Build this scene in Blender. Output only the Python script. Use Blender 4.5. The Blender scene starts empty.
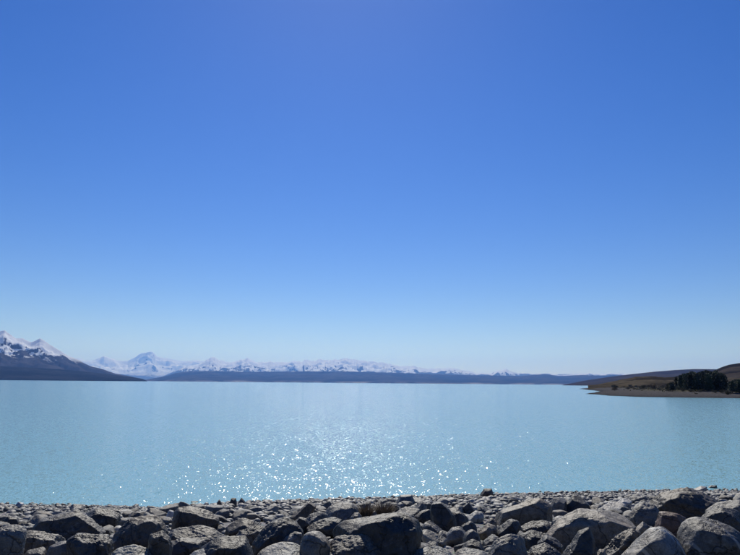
import bpy, math, random
import numpy as np
from mathutils import Matrix, Vector

# ------------------------------------------------------------------ camera, sky, sun, exposure
PW, PH, FX = 740.0, 555.0, 641.0            # size of the photograph, focal length in its pixels
CAM_Z = 5.0                                 # metres above the lake
PITCH, ROLL = math.radians(9.34), math.radians(0.50)
SUN_EL, SUN_AZ = math.radians(43.0), math.radians(-3.2)      # azimuth from +Y (straight ahead), + to the right
SUN_STRENGTH, SKY_STRENGTH, EXPOSURE = 5.0, 0.083, 0.0
SKY_SAT = 1.38
HAZE_DENSITY = 2.45e-5

scene = bpy.context.scene
C = scene.collection
fwd = np.array([0, math.cos(PITCH), math.sin(PITCH)])
rt0, up0 = np.array([1.0, 0, 0]), np.array([0, -math.sin(PITCH), math.cos(PITCH)])
right = math.cos(ROLL) * rt0 + math.sin(ROLL) * up0
up = -math.sin(ROLL) * rt0 + math.cos(ROLL) * up0
cd = bpy.data.cameras.new('camera')
cd.sensor_fit = 'HORIZONTAL'; cd.sensor_width = 36.0
cd.lens = 36.0 * FX / PW
cd.clip_start, cd.clip_end = 0.1, 400000.0
cam = bpy.data.objects.new('camera', cd); C.objects.link(cam)
cam.matrix_world = Matrix(((right[0], up[0], -fwd[0], 0), (right[1], up[1], -fwd[1], 0),
                           (right[2], up[2], -fwd[2], CAM_Z), (0, 0, 0, 1)))
scene.camera = cam

world = bpy.data.worlds.new('World'); scene.world = world; world.use_nodes = True
wn = world.node_tree; wn.nodes.clear()
sky = wn.nodes.new('ShaderNodeTexSky'); sky.sky_type = 'NISHITA'; sky.sun_disc = False
sky.sun_elevation = SUN_EL; sky.sun_rotation = SUN_AZ
sky.altitude = 700; sky.air_density = 1.0; sky.dust_density = 0.12; sky.ozone_density = 3.0
bg = wn.nodes.new('ShaderNodeBackground'); bg.inputs['Strength'].default_value = SKY_STRENGTH
wo = wn.nodes.new('ShaderNodeOutputWorld')
hs = wn.nodes.new('ShaderNodeHueSaturation'); hs.inputs['Hue'].default_value = 0.521; hs.inputs['Saturation'].default_value = SKY_SAT
wn.links.new(sky.outputs[0], hs.inputs['Color']); wn.links.new(hs.outputs[0], bg.inputs[0]); wn.links.new(bg.outputs[0], wo.inputs[0])

sd = bpy.data.lights.new('sun', 'SUN'); sd.energy = SUN_STRENGTH; sd.angle = math.radians(0.53)
sd.color = (1.0, 0.965, 0.90)
sun = bpy.data.objects.new('sun', sd); C.objects.link(sun)
sdir = Vector((math.sin(SUN_AZ) * math.cos(SUN_EL), math.cos(SUN_AZ) * math.cos(SUN_EL), math.sin(SUN_EL)))
sun.rotation_euler = sdir.to_track_quat('Z', 'Y').to_euler()
sun.location = (0, 0, 200)

vs = scene.view_settings
vs.view_transform = 'Standard'; vs.look = 'None'; vs.exposure = EXPOSURE; vs.gamma = 1.0
vs.use_curve_mapping = False
scene.cycles.use_denoising = True
scene.cycles.max_bounces = 6
scene.cycles.sample_clamp_indirect = 4.0

# ------------------------------------------------------------------ helpers
rng = np.random.default_rng(11)
random.seed(5)

def ray(px, py):
    d = fwd * FX + right * (px - PW / 2) + up * (PH / 2 - py)
    return d / np.linalg.norm(d)

def on_lake(px, py):
    d = ray(px, py); t = -CAM_Z / d[2]
    return np.array([d[0] * t, d[1] * t])

def tag(o, label, cat, group=None, kind=None):
    o['label'] = label; o['category'] = cat
    if group: o['group'] = group
    if kind: o['kind'] = kind
    return o

def mesh(name, v, f, mat, smooth=True):
    me = bpy.data.meshes.new(name)
    v = np.ascontiguousarray(v, dtype=np.float32); f = np.ascontiguousarray(f, dtype=np.int32)
    k = f.shape[1]
    me.vertices.add(len(v)); me.vertices.foreach_set('co', v.ravel())
    me.loops.add(f.size); me.loops.foreach_set('vertex_index', f.ravel())
    me.polygons.add(len(f)); me.polygons.foreach_set('loop_start', np.arange(0, f.size, k, dtype=np.int32))
    me.polygons.foreach_set('loop_total', np.full(len(f), k, dtype=np.int32))
    me.polygons.foreach_set('use_smooth', np.full(len(f), smooth, dtype=bool))
    me.update(calc_edges=True)
    if mat: me.materials.append(mat)
    return me

def obj(name, me, parent=None, loc=None):
    o = bpy.data.objects.new(name, me); C.objects.link(o)
    if parent: o.parent = parent
    if loc is not None: o.location = loc
    return o

def grid_faces(nu, nv):
    i, j = np.meshgrid(np.arange(nu - 1), np.arange(nv - 1), indexing='ij')
    a = (i * nv + j).ravel()
    return np.stack([a, a + nv, a + nv + 1, a + 1], 1)

# numpy gradient noise
_perm = np.random.default_rng(3).permutation(256); _perm = np.concatenate([_perm, _perm, _perm])
_grad = np.random.default_rng(4).normal(size=(256, 3)); _grad /= np.linalg.norm(_grad, axis=1)[:, None]
def noise(p):
    p = np.asarray(p, dtype=np.float64); i = np.floor(p).astype(np.int64); f = p - i; i &= 255
    u = f * f * f * (f * (f * 6 - 15) + 10); r = 0
    for dx in (0, 1):
        for dy in (0, 1):
            for dz in (0, 1):
                h = _perm[_perm[_perm[(i[:, 0] + dx) & 255] + ((i[:, 1] + dy) & 255)] + ((i[:, 2] + dz) & 255)]
                g = _grad[h]
                d = g[:, 0] * (f[:, 0] - dx) + g[:, 1] * (f[:, 1] - dy) + g[:, 2] * (f[:, 2] - dz)
                w = (u[:, 0] if dx else 1 - u[:, 0]) * (u[:, 1] if dy else 1 - u[:, 1]) * (u[:, 2] if dz else 1 - u[:, 2])
                r = r + w * d
    return r * 1.5
def fbm(p, oct=4, gain=0.5):
    s, a, r = 1.0, 1.0, 0
    for k in range(oct):
        r = r + a * noise(p * s + 17.3 * k); s *= 2.03; a *= gain
    return r
def ridged(p, oct=4, gain=0.5):
    s, a, r, n = 1.0, 1.0, 0, 0
    for k in range(oct):
        r = r + a * (1 - np.abs(noise(p * s + 9.1 * k))); n += a; s *= 2.1; a *= gain
    return r / n

_ico = {}
def icosphere(level):
    if level in _ico: return _ico[level]
    if level == 0:
        t = (1 + 5 ** 0.5) / 2
        v = np.array([(-1, t, 0), (1, t, 0), (-1, -t, 0), (1, -t, 0), (0, -1, t), (0, 1, t), (0, -1, -t), (0, 1, -t),
                      (t, 0, -1), (t, 0, 1), (-t, 0, -1), (-t, 0, 1)], float)
        v /= np.linalg.norm(v, axis=1)[:, None]
        f = np.array([(0, 11, 5), (0, 5, 1), (0, 1, 7), (0, 7, 10), (0, 10, 11), (1, 5, 9), (5, 11, 4), (11, 10, 2), (10, 7, 6),
                      (7, 1, 8), (3, 9, 4), (3, 4, 2), (3, 2, 6), (3, 6, 8), (3, 8, 9), (4, 9, 5), (2, 4, 11), (6, 2, 10), (8, 6, 7), (9, 8, 1)])
    else:
        v0, f0 = icosphere(level - 1)
        e = np.concatenate([f0[:, [0, 1]], f0[:, [1, 2]], f0[:, [2, 0]]]); e.sort(axis=1)
        ue, inv = np.unique(e, axis=0, return_inverse=True); inv = inv.ravel()
        m = v0[ue[:, 0]] + v0[ue[:, 1]]; m /= np.linalg.norm(m, axis=1)[:, None]
        v = np.concatenate([v0, m]); n = len(f0); b = len(v0)
        ab, bc, ca = b + inv[:n], b + inv[n:2 * n], b + inv[2 * n:]
        f = np.concatenate([np.stack([f0[:, 0], ab, ca], 1), np.stack([f0[:, 1], bc, ab], 1),
                            np.stack([f0[:, 2], ca, bc], 1), np.stack([ab, bc, ca], 1)])
    _ico[level] = (v, f); return v, f

# ------------------------------------------------------------------ materials
class NT:
    def __init__(s, name):
        s.m = bpy.data.materials.new(name); s.m.use_nodes = True; s.t = s.m.node_tree; s.t.nodes.clear()
        s.out = s.n('ShaderNodeOutputMaterial')
    def n(s, typ, **kw):
        x = s.t.nodes.new(typ)
        for k, v in kw.items(): setattr(x, k, v)
        return x
    def link(s, a, b): s.t.links.new(a, b)
    def coord(s, which='Object', scale=(1, 1, 1)):
        c = s.n('ShaderNodeTexCoord'); mp = s.n('ShaderNodeMapping'); mp.inputs['Scale'].default_value = scale
        s.link(c.outputs[which], mp.inputs['Vector']); return mp.outputs[0]
    def noise(s, vec, scale, detail=4, rough=0.55):
        x = s.n('ShaderNodeTexNoise'); x.inputs['Scale'].default_value = scale
        x.inputs['Detail'].default_value = detail; x.inputs['Roughness'].default_value = rough
        s.link(vec, x.inputs['Vector']); return x
    def ramp(s, fac, stops):
        r = s.n('ShaderNodeValToRGB'); el = r.color_ramp.elements
        while len(el) < len(stops): el.new(0.5)
        for e, (p, c) in zip(el, stops):
            e.position = p; e.color = (c, c, c, 1) if isinstance(c, (int, float)) else (*c, 1)
        s.link(fac, r.inputs[0]); return r.outputs[0]
    def mix(s, a, b, fac, mode='MIX'):
        x = s.n('ShaderNodeMix', data_type='RGBA', blend_type=mode)
        for sock, v in ((x.inputs[6], a), (x.inputs[7], b), (x.inputs[0], fac)):
            if hasattr(v, 'is_output'): s.link(v, sock)
            elif isinstance(v, tuple): sock.default_value = (*v, 1)
            else: sock.default_value = v
        return x.outputs[2]
    def math(s, op, a, b=0.0, clamp=False):
        x = s.n('ShaderNodeMath', operation=op, use_clamp=clamp)
        for k, v in ((0, a), (1, b)):
            if hasattr(v, 'is_output'): s.link(v, x.inputs[k])
            else: x.inputs[k].default_value = v
        return x.outputs[0]
    def bump(s, h, strength, dist):
        b = s.n('ShaderNodeBump'); b.inputs['Strength'].default_value = strength; b.inputs['Distance'].default_value = dist
        s.link(h, b.inputs['Height']); return b.outputs[0]
    def bsdf(s, col, rough=0.8, normal=None, spec=0.5):
        if spec == 0:
            b = s.n('ShaderNodeBsdfDiffuse'); b.inputs['Roughness'].default_value = 0.3
            s.link(col, b.inputs['Color']); s.link(b.outputs[0], s.out.inputs['Surface']); return b
        b = s.n('ShaderNodeBsdfPrincipled'); b.inputs['Roughness'].default_value = rough
        b.inputs['Specular IOR Level'].default_value = spec
        if hasattr(col, 'is_output'): s.link(col, b.inputs['Base Color'])
        else: b.inputs['Base Color'].default_value = (*col, 1)
        if normal is not None: s.link(normal, b.inputs['Normal'])
        s.link(b.outputs[0], s.out.inputs['Surface']); return b

def rock_material(name, c1, c2, lichen=0.35, veins=False, island=False, rough=0.58):
    t = NT(name); v = t.coord('Object')
    if island:
        g = t.n('ShaderNodeNewGeometry'); rnd = g.outputs['Random Per Island']
    else:
        g = t.n('ShaderNodeObjectInfo'); rnd = g.outputs['Random']
        a = t.n('ShaderNodeVectorMath', operation='ADD'); t.link(v, a.inputs[0])
        k = t.n('ShaderNodeCombineXYZ'); t.link(t.math('MULTIPLY', rnd, 37.0), k.inputs[0]); t.link(t.math('MULTIPLY', rnd, 91.0), k.inputs[1])
        t.link(k.outputs[0], a.inputs[1]); v = a.outputs[0]
    big = t.noise(v, 3.2, 5, 0.6); mid = t.noise(v, 14, 5, 0.6); fine = t.noise(v, 70, 3, 0.6)
    col = t.mix(c1, c2, t.ramp(big.outputs['Fac'], [(0.36, 0.0), (0.62, 1.0)]))
    col = t.mix(col, tuple(x * 0.45 for x in c1), t.ramp(mid.outputs['Fac'], [(0.33, 0.85), (0.52, 0.0)]))
    pale = tuple(min(0.62, x * 1.9 + 0.06) for x in c2)
    lich = t.noise(v, 8.5, 6, 0.7)
    col = t.mix(col, pale, t.math('MULTIPLY', t.ramp(lich.outputs['Fac'], [(0.58, 0.0), (0.66, 1.0)]), lichen))
    col = t.mix(col, 0.5, t.math('MULTIPLY', t.ramp(fine.outputs['Fac'], [(0.4, 0.0), (0.7, 1.0)]), 0.12)) if False else col
    sp = t.ramp(fine.outputs['Fac'], [(0.3, 0.68), (0.7, 1.22)])
    col = t.mix(col, sp, 1.0, 'MULTIPLY')
    if veins:
        w = t.n('ShaderNodeTexWave', wave_type='BANDS', bands_direction='DIAGONAL'); w.inputs['Scale'].default_value = 1.1
        w.inputs['Distortion'].default_value = 5; w.inputs['Detail'].default_value = 3; t.link(v, w.inputs['Vector'])
        col = t.mix(col, pale, t.math('MULTIPLY', t.ramp(w.outputs['Fac'], [(0.955, 0.0), (0.99, 1.0)]), 0.75))
    if not island:                                        # joints and cracks
        wob = t.n('ShaderNodeVectorMath', operation='MULTIPLY_ADD'); t.link(big.outputs['Color'], wob.inputs[0]); wob.inputs[1].default_value = (0.35,) * 3; t.link(v, wob.inputs[2])
        vc = t.n('ShaderNodeTexVoronoi', feature='DISTANCE_TO_EDGE'); vc.inputs['Scale'].default_value = 2.3; t.link(wob.outputs[0], vc.inputs['Vector'])
        crack = t.ramp(vc.outputs['Distance'], [(0.004, 0.0), (0.022, 1.0)])
        col = t.mix(tuple(x * 0.35 for x in c1), col, crack)
        warm = t.noise(v, 2.1, 3)
        col = t.mix(col, t.mix(col, (1.12, 1.0, 0.86), 1.0, 'MULTIPLY'), t.ramp(warm.outputs['Fac'], [(0.42, 0.0), (0.62, 1.0)]))
    col = t.mix(col, (1.0, 1.0, 0.95), 1.0, 'MULTIPLY')
    lo, hi = (0.28, 1.75) if island else (0.78, 1.22)
    mr = t.n('ShaderNodeMapRange'); mr.inputs['To Min'].default_value = lo; mr.inputs['To Max'].default_value = hi
    t.link(rnd, mr.inputs['Value'])
    col = t.mix(col, mr.outputs[0], 1.0, 'MULTIPLY')
    if island:
        gp = t.n('ShaderNodeNewGeometry'); sz = t.n('ShaderNodeSeparateXYZ'); t.link(gp.outputs['Position'], sz.inputs[0])
        col = t.mix(col, t.ramp(sz.outputs[2], [(0.06, 0.45), (0.16, 1.0)]), 1.0, 'MULTIPLY')
    hgt = t.math('ADD', t.math('MULTIPLY', mid.outputs['Fac'], 1.0), t.math('MULTIPLY', fine.outputs['Fac'], 0.35))
    if not island: hgt = t.math('ADD', hgt, t.math('MULTIPLY', crack, 0.5))
    t.bsdf(col, rough, t.bump(hgt, 0.55, 0.03))
    return t.m

GREY = rock_material('rock_grey', (0.105, 0.102, 0.10), (0.175, 0.168, 0.16), 0.5)
DARK = rock_material('rock_dark', (0.036, 0.036, 0.038), (0.066, 0.065, 0.066), 0.45)
TAN = rock_material('rock_tan', (0.15, 0.132, 0.11), (0.22, 0.195, 0.165), 0.25)
LIGHT = rock_material('rock_light', (0.25, 0.25, 0.235), (0.33, 0.325, 0.305), 0.2)
PALE = rock_material('rock_pale', (0.42, 0.43, 0.45), (0.52, 0.53, 0.55), 0.1)
BLUE = rock_material('rock_blue', (0.12, 0.124, 0.132), (0.165, 0.17, 0.178), 0.2)
BROWN = rock_material('rock_brown', (0.06, 0.052, 0.046), (0.105, 0.092, 0.08), 0.3)
RED = rock_material('rock_red', (0.125, 0.078, 0.06), (0.18, 0.115, 0.088), 0.25)
VEIN = rock_material('rock_veined', (0.055, 0.055, 0.057), (0.09, 0.09, 0.09), 0.3, True)
STRIPE = rock_material('rock_striped', (0.15, 0.15, 0.155), (0.21, 0.21, 0.207), 0.2, True)
SHINGLE = rock_material('shingle_stone', (0.12, 0.118, 0.118), (0.21, 0.205, 0.197), 0.3, False, True)

def ground_material():
    t = NT('shore_gravel'); v = t.coord('Object')
    a = t.noise(v, 6, 5); vor = t.n('ShaderNodeTexVoronoi'); vor.inputs['Scale'].default_value = 22; t.link(v, vor.inputs['Vector'])
    col = t.mix((0.075, 0.072, 0.07), (0.16, 0.155, 0.15), t.ramp(a.outputs['Fac'], [(0.35, 0.0), (0.65, 1.0)]))
    col = t.mix(col, vor.outputs['Color'], 0.08)
    t.bsdf(col, 0.9, t.bump(vor.outputs['Distance'], 0.9, 0.04)); return t.m

def water_material():
    t = NT('glacial_water'); g = t.n('ShaderNodeNewGeometry')
    mp = t.n('ShaderNodeMapping'); t.link(g.outputs['Position'], mp.inputs['Vector'])
    mp.inputs['Rotation'].default_value = (0, 0, 0.08); mp.inputs['Scale'].default_value = (1.0, 0.42, 1.0)
    small = t.noise(mp.outputs[0], 12.0, 1, 0.95); wave = t.noise(mp.outputs[0], 3.2, 1, 0.9)
    def vec(nz, k):
        s = t.n('ShaderNodeVectorMath', operation='SUBTRACT'); t.link(nz.outputs['Color'], s.inputs[0]); s.inputs[1].default_value = (0.5, 0.5, 0.5)
        m = t.n('ShaderNodeVectorMath', operation='MULTIPLY'); t.link(s.outputs[0], m.inputs[0]); m.inputs[1].default_value = (k, k, 0); return m.outputs[0]
    ad = t.n('ShaderNodeVectorMath', operation='ADD'); t.link(vec(small, WAVE_SMALL), ad.inputs[0]); t.link(vec(wave, WAVE_BIG), ad.inputs[1])
    a2 = t.n('ShaderNodeVectorMath', operation='ADD'); t.link(ad.outputs[0], a2.inputs[0]); a2.inputs[1].default_value = (0, 0, 1)
    nm = t.n('ShaderNodeVectorMath', operation='NORMALIZE'); t.link(a2.outputs[0], nm.inputs[0])
    # broad, faint drifts of silt in the water
    m2 = t.n('ShaderNodeMapping'); t.link(g.outputs['Position'], m2.inputs['Vector']); m2.inputs['Scale'].default_value = (0.004, 0.012, 1)
    silt = t.noise(m2.outputs[0], 1.0, 4)
    col = t.mix(WATER_A, WATER_B, t.ramp(silt.outputs['Fac'], [(0.3, 0.0), (0.7, 1.0)]))
    b = t.bsdf(col, 0.10, nm.outputs[0], 0.5); b.inputs['IOR'].default_value = 1.33
    b.inputs['Coat Weight'].default_value = 0.12; b.inputs['Coat Roughness'].default_value = 0.34; b.inputs['Coat IOR'].default_value = 1.33
    return t.m
WAVE_SMALL, WAVE_BIG = 1.42, 0.55
WATER_A, WATER_B = (0.235, 0.455, 0.475), (0.255, 0.48, 0.50)

def mountain_material(name, z0, z1, scale, rock=(0.10, 0.095, 0.09), low=(0.09, 0.075, 0.055), snow_cut=0.5):
    t = NT(name); g = t.n('ShaderNodeNewGeometry')
    sx = t.n('ShaderNodeSeparateXYZ'); t.link(g.outputs['Position'], sx.inputs[0])
    nz = t.n('ShaderNodeSeparateXYZ'); t.link(g.outputs['Normal'], nz.inputs[0])
    mp = t.n('ShaderNodeMapping'); t.link(g.outputs['Position'], mp.inputs['Vector']); mp.inputs['Scale'].default_value = (1 / scale,) * 3
    n1 = t.noise(mp.outputs[0], 1.0, 7, 0.65); n2 = t.noise(mp.outputs[0], 4.0, 5, 0.65)
    mr = t.n('ShaderNodeMapRange'); t.link(sx.outputs[2], mr.inputs['Value'])
    mr.inputs['From Min'].default_value = z0; mr.inputs['From Max'].default_value = z1
    hgt = mr.outputs[0]
    f = t.math('ADD', hgt, t.math('MULTIPLY', t.math('SUBTRACT', n1.outputs['Fac'], 0.5), 1.5))
    f = t.math('ADD', f, t.math('MULTIPLY', t.math('SUBTRACT', nz.outputs[2], 0.74), 1.6))
    f = t.math('ADD', f, t.math('MULTIPLY', t.math('SUBTRACT', n2.outputs['Fac'], 0.5), 0.5))
    rl = t.n('ShaderNodeAttribute', attribute_name='relief')       # snow lies in the gullies, rock stands out on the ribs
    f = t.math('ADD', f, t.math('MULTIPLY', t.math('SUBTRACT', 0.80, rl.outputs['Fac']), 3.2))
    f = t.ramp(f, [(snow_cut - 0.06, 0.0), (snow_cut + 0.06, 1.0)])
    f = t.math('MULTIPLY', f, t.ramp(hgt, [(0.0, 0.0), (0.35, 1.0)]))
    base = t.mix(low, rock, t.ramp(t.math('ADD', n1.outputs['Fac'], t.math('MULTIPLY', t.math('SUBTRACT', rl.outputs['Fac'], 0.8), 1.6)), [(0.35, 0.0), (0.65, 1.0)]))  # ribs paler, gullies darker: slope shading put into the colour of rock and ground
    t.bsdf(t.mix(base, (0.84, 0.86, 0.88), f), 0.8, None, 0); return t.m

def hill_material(name, a, b, scale, beach=False):
    t = NT(name); g = t.n('ShaderNodeNewGeometry')
    mp = t.n('ShaderNodeMapping'); t.link(g.outputs['Position'], mp.inputs['Vector']); mp.inputs['Scale'].default_value = (1 / scale,) * 3
    n1 = t.noise(mp.outputs[0], 1.0, 6, 0.62); n2 = t.noise(mp.outputs[0], 6.0, 4, 0.6)
    rl = t.n('ShaderNodeAttribute', attribute_name='relief')       # scrub in the gullies, bare ground on the ribs
    fac = t.math('ADD', n1.outputs['Fac'], t.math('MULTIPLY', t.math('SUBTRACT', rl.outputs['Fac'], 0.8), 1.4)) if name != 'valley_floor' else n1.outputs['Fac']
    col = t.mix(a, b, t.ramp(fac, [(0.36, 0.0), (0.64, 1.0)]))
    col = t.mix(col, t.ramp(n2.outputs['Fac'], [(0.3, 0.7), (0.7, 1.25)]), 1.0, 'MULTIPLY')
    if beach:                                             # pale gravel flats along the far shore
        sz = t.n('ShaderNodeSeparateXYZ'); t.link(g.outputs['Position'], sz.inputs[0])
        lowz = t.ramp(t.math('DIVIDE', sz.outputs[2], 100.0), [(0.25, 1.0), (0.5, 0.0)])
        col = t.mix(col, (0.30, 0.27, 0.23), t.math('MULTIPLY', lowz, t.ramp(n1.outputs['Fac'], [(0.46, 0.0), (0.6, 1.0)])))
    t.bsdf(col, 0.95, None, 0); return t.m

def plain_material(name, a, b, scale, rough=0.85, spec=0.2):
    t = NT(name); n1 = t.noise(t.coord('Object'), scale, 3)
    t.bsdf(t.mix(a, b, t.ramp(n1.outputs['Fac'], [(0.35, 0.0), (0.65, 1.0)])), rough, None, spec); return t.m

# ------------------------------------------------------------------ the setting: ground, lake
def axis(lim, near, k):
    a = [0.0]; s = near
    while a[-1] < lim: a.append(a[-1] + s); s *= k
    a = np.array(a); return np.concatenate([-a[:0:-1], a])
def sheet(name, z, xs, ys, mat):
    X, Y = np.meshgrid(xs, ys, indexing='ij')
    return obj(name, mesh(name, np.stack([X.ravel(), Y.ravel(), np.full(X.size, z)], 1), grid_faces(len(xs), len(ys)), mat))
ax = axis(95000, 8, 1.45)
o = sheet('ground', -3.0, ax, ax, hill_material('valley_floor', (0.10, 0.09, 0.065), (0.14, 0.12, 0.09), 900))
tag(o, 'valley floor that carries the lake and the hills', 'ground', kind='structure')

# waterline of the near shore, read on the lake plane
SHORE = np.array([on_lake(*p) for p in ((-140, 505), (0, 502.5), (110, 503), (165, 505), (182, 507.5), (206, 507.5), (216, 504.5), (228, 501), (300, 497.5), (370, 496.5), (420, 495),
                                        (480, 492.5), (570, 490), (660, 488.8), (740, 488.5), (900, 489.5))])
def shore_y(x): return np.interp(x, SHORE[:, 0], SHORE[:, 1])
def ground_z(x, y):
    ys = shore_y(x); z = 3.25 * (ys - y) / (ys - 7.0)
    z = np.where(y < 6.0, 3.4 + (z - 3.4) * 0.15, z)
    return z
def hit_ground(px, py):
    d = ray(px, py); t = np.linspace(3, 60, 2400); p = d[None] * t[:, None]; p[:, 2] += CAM_Z
    w = np.nonzero(p[:, 2] <= np.maximum(ground_z(p[:, 0], p[:, 1]), -0.05))[0]
    return p[w[0]] if len(w) else p[-1]

lx = axis(42000, 2.0, 1.25)
ly = np.concatenate([[-60, -20, 5], 15 + axis(60000, 2.0, 1.25)[len(axis(60000, 2.0, 1.25)) // 2:]])
o = sheet('lake', 0.0, lx, ly, water_material())
tag(o, 'milky turquoise lake glittering in the sun', 'lake', kind='structure')

xs = np.linspace(-48, 48, 240); ys = np.linspace(-8, 44, 200)
X, Y = np.meshgrid(xs, ys, indexing='ij'); P = np.stack([X.ravel(), Y.ravel(), np.zeros(X.size)], 1)
Z = ground_z(P[:, 0], P[:, 1]) + 0.10 * fbm(P * 0.7, 4) - 0.10
Z = np.maximum(Z, -2.6); P[:, 2] = Z
o = obj('shore', mesh('shore', P, grid_faces(240, 200), ground_material()))
tag(o, 'gravel bank sloping down to the lake under the boulders', 'shore', kind='structure')

# ------------------------------------------------------------------ mountains and hills
def az_el(px, py):
    d = ray(px, py); return math.atan2(d[0], d[1]), d[2] / math.hypot(d[0], d[1])

def range_mesh(name, prof, R, fd, bd, mat, label, seed, nd=70, step=0.0011, spur=0.55, lam=2600.0, crest=0.0, shape=1.15, cat='mountains', bumpy=0.07):
    q = sorted(az_el(*p) for p in prof)
    qa = np.array([a for a, e in q]); qe = np.array([e for a, e in q])
    na = int((qa[-1] - qa[0]) / step) + 2
    A = np.linspace(qa[0], qa[-1], na); H = R * np.interp(A, qa, qe) + CAM_Z
    c = np.stack([A * R / (lam * 0.16), np.full(na, seed * 3.7), np.zeros(na)], 1)
    H = H * (1 + crest * fbm(c, 4, 0.6))
    V = np.concatenate([-(np.linspace(1, 0, nd) ** 1.25), np.linspace(0, 1, nd // 3)[1:]])
    AA, VV = np.meshgrid(A, V, indexing='ij'); HH = np.repeat(H[:, None], len(V), 1)
    r = R + np.where(VV < 0, VV * fd, VV * bd)
    x, y = np.sin(AA) * r, np.cos(AA) * r
    p = np.stack([x.ravel(), y.ravel(), np.full(x.size, seed * 11.3)], 1)
    rd = ridged(p / lam, 5, 0.55).reshape(x.shape)
    fb = fbm(p / (lam * 0.35) + 5.5, 4).reshape(x.shape)
    a = np.abs(VV); env = np.clip(a * 5, 0, 1) * (1 - a ** 3)
    s = np.clip(1 - a, 0, 1) ** shape
    h = HH * s * (1 - spur * env * np.clip((0.92 - rd) * 2.2, 0, 1)) + HH * bumpy * env * fb * (1 - a)
    h = np.minimum(h, HH)
    h = np.where(a > 0.985, -12.0, h)
    P = np.stack([x.ravel(), y.ravel(), h.ravel()], 1)
    me = mesh(name, P, grid_faces(na, len(V)), mat)
    at = me.attributes.new('relief', 'FLOAT', 'POINT'); at.data.foreach_set('value', np.ascontiguousarray(rd.ravel(), dtype=np.float32))
    o = obj(name, me)
    return tag(o, label, cat, kind='structure')

far_snow = mountain_material('far_snow_rock', 150, 1500, 900, (0.05, 0.05, 0.052), (0.05, 0.045, 0.04), snow_cut=0.5)
range_mesh('mountains', [(40, 375), (60, 364), (70, 360), (78, 358), (85, 360.5), (93, 360), (99, 358), (104, 356), (110, 358), (118, 360.5), (128, 361),
    (135, 357), (140, 354), (146, 352.3), (150, 351), (153, 352.2), (157, 356), (160, 357), (168, 358.5), (177, 360.5), (187, 361), (195, 360),
    (220, 363), (250, 364), (285, 364), (320, 372)], 56000, 14000, 7000, far_snow,
    'tall far snow peaks on the skyline left of the middle', 1, nd=60, step=0.0008, lam=3600, crest=0.02, spur=0.7, bumpy=0.16)
mid_snow = mountain_material('mid_snow_rock', 330, 1150, 750, (0.05, 0.05, 0.052), (0.05, 0.045, 0.04), snow_cut=0.49)
range_mesh('mountains', [(150, 382), (173, 372), (184, 366.5), (199, 364.6), (206, 359.5), (214, 358), (221, 360), (231, 362.6), (236, 360.5), (248, 358.5),
    (258, 361.8), (270, 361), (281, 362), (297, 361.8), (304, 360.5), (315, 360.5), (331, 360), (341, 359.3), (347, 358), (355, 359.8), (367, 361), (380, 362.5),
    (394, 364.6), (401, 366.5), (408, 365), (421, 367.6), (432, 368.6), (437, 367.8), (450, 368), (464, 370), (477, 372.6), (491, 373), (498, 370),
    (506, 369.4), (514, 372.5), (530, 373.6), (552, 373.8), (565, 373.8), (585, 373.2), (604, 373.8), (615, 373.4), (640, 374), (680, 375), (740, 379)],
    40000, 13500, 6000, mid_snow, 'long white snowy range along the horizon behind the blue foothills', 2, nd=70, step=0.0008, lam=2400, crest=0.06, spur=0.7, bumpy=0.18)
foot = hill_material('foothill_scrub', (0.016, 0.016, 0.015), (0.055, 0.048, 0.04), 900, True)
range_mesh('foothills', [(128, 382), (146, 379.5), (158, 377.5), (168, 375.5), (176, 373), (190, 371.2), (215, 371), (250, 372), (300, 371.3), (350, 371.5), (400, 373),
    (450, 374.8), (500, 375.6), (520, 376), (532, 374.9), (544, 374.2), (560, 376), (582, 375), (601, 375.6), (620, 375), (660, 375), (780, 377)],
    24000, 5200, 6000, foot, 'dark blue foothills on the far lakeshore below the snowy range', 3, step=0.0012, lam=1900, crest=0.02, spur=0.55, shape=0.8, bumpy=0.12, cat='hills')
left_snow = mountain_material('left_snow_rock', 310, 760, 260, (0.075, 0.068, 0.064), (0.032, 0.028, 0.026), snow_cut=0.5)
range_mesh('mountains', [(-190, 318), (-120, 325), (-60, 322), (-25, 330), (0, 331.5), (5, 330.2), (9, 333.4), (16, 338.3), (22, 338.5), (31, 342), (36, 340), (40, 338.3), (44, 340.5),
    (54, 347), (65, 354), (75, 358.5), (82, 362), (90, 366), (102, 369), (115, 373.5), (131, 376.5), (143, 379), (147, 380.6)],
    14500, 3600, 3500, left_snow, 'dark slopes and snowy crest above the left shore of the lake', 4, nd=90, step=0.0008, lam=1100, crest=0.015, spur=0.6, shape=1.05, bumpy=0.1)
dark = hill_material('dark_forest_terrace', (0.012, 0.014, 0.012), (0.03, 0.03, 0.026), 500)
range_mesh('terrace', [(-190, 364), (-60, 365.5), (0, 366.3), (40, 368), (80, 371), (110, 374.4), (131, 377), (143, 379), (147, 380.9)],
    10500, 1500, 1700, dark, 'low dark forested terrace reaching into the lake below the snowy crest', 5, step=0.0009, lam=900, crest=0.02, spur=0.25, shape=0.6, cat='hills')
purple = hill_material('distant_tussock', (0.04, 0.032, 0.03), (0.06, 0.05, 0.043), 700)
range_mesh('hill', [(560, 385.6), (585, 380.5), (605, 377.5), (620, 375.5), (633, 374), (654, 371.7), (675, 370), (694, 369), (715, 369.2), (760, 371), (900, 374)],
    7000, 2600, 2000, purple, 'broad purplish hill behind the dark trees', 6, lam=900, spur=0.3, shape=0.9, cat='hill')
tuss = hill_material('dry_tussock', (0.038, 0.032, 0.022), (0.10, 0.082, 0.054), 60)
brown = hill_material('brown_hill', (0.024, 0.021, 0.017), (0.068, 0.055, 0.042), 90)
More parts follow.
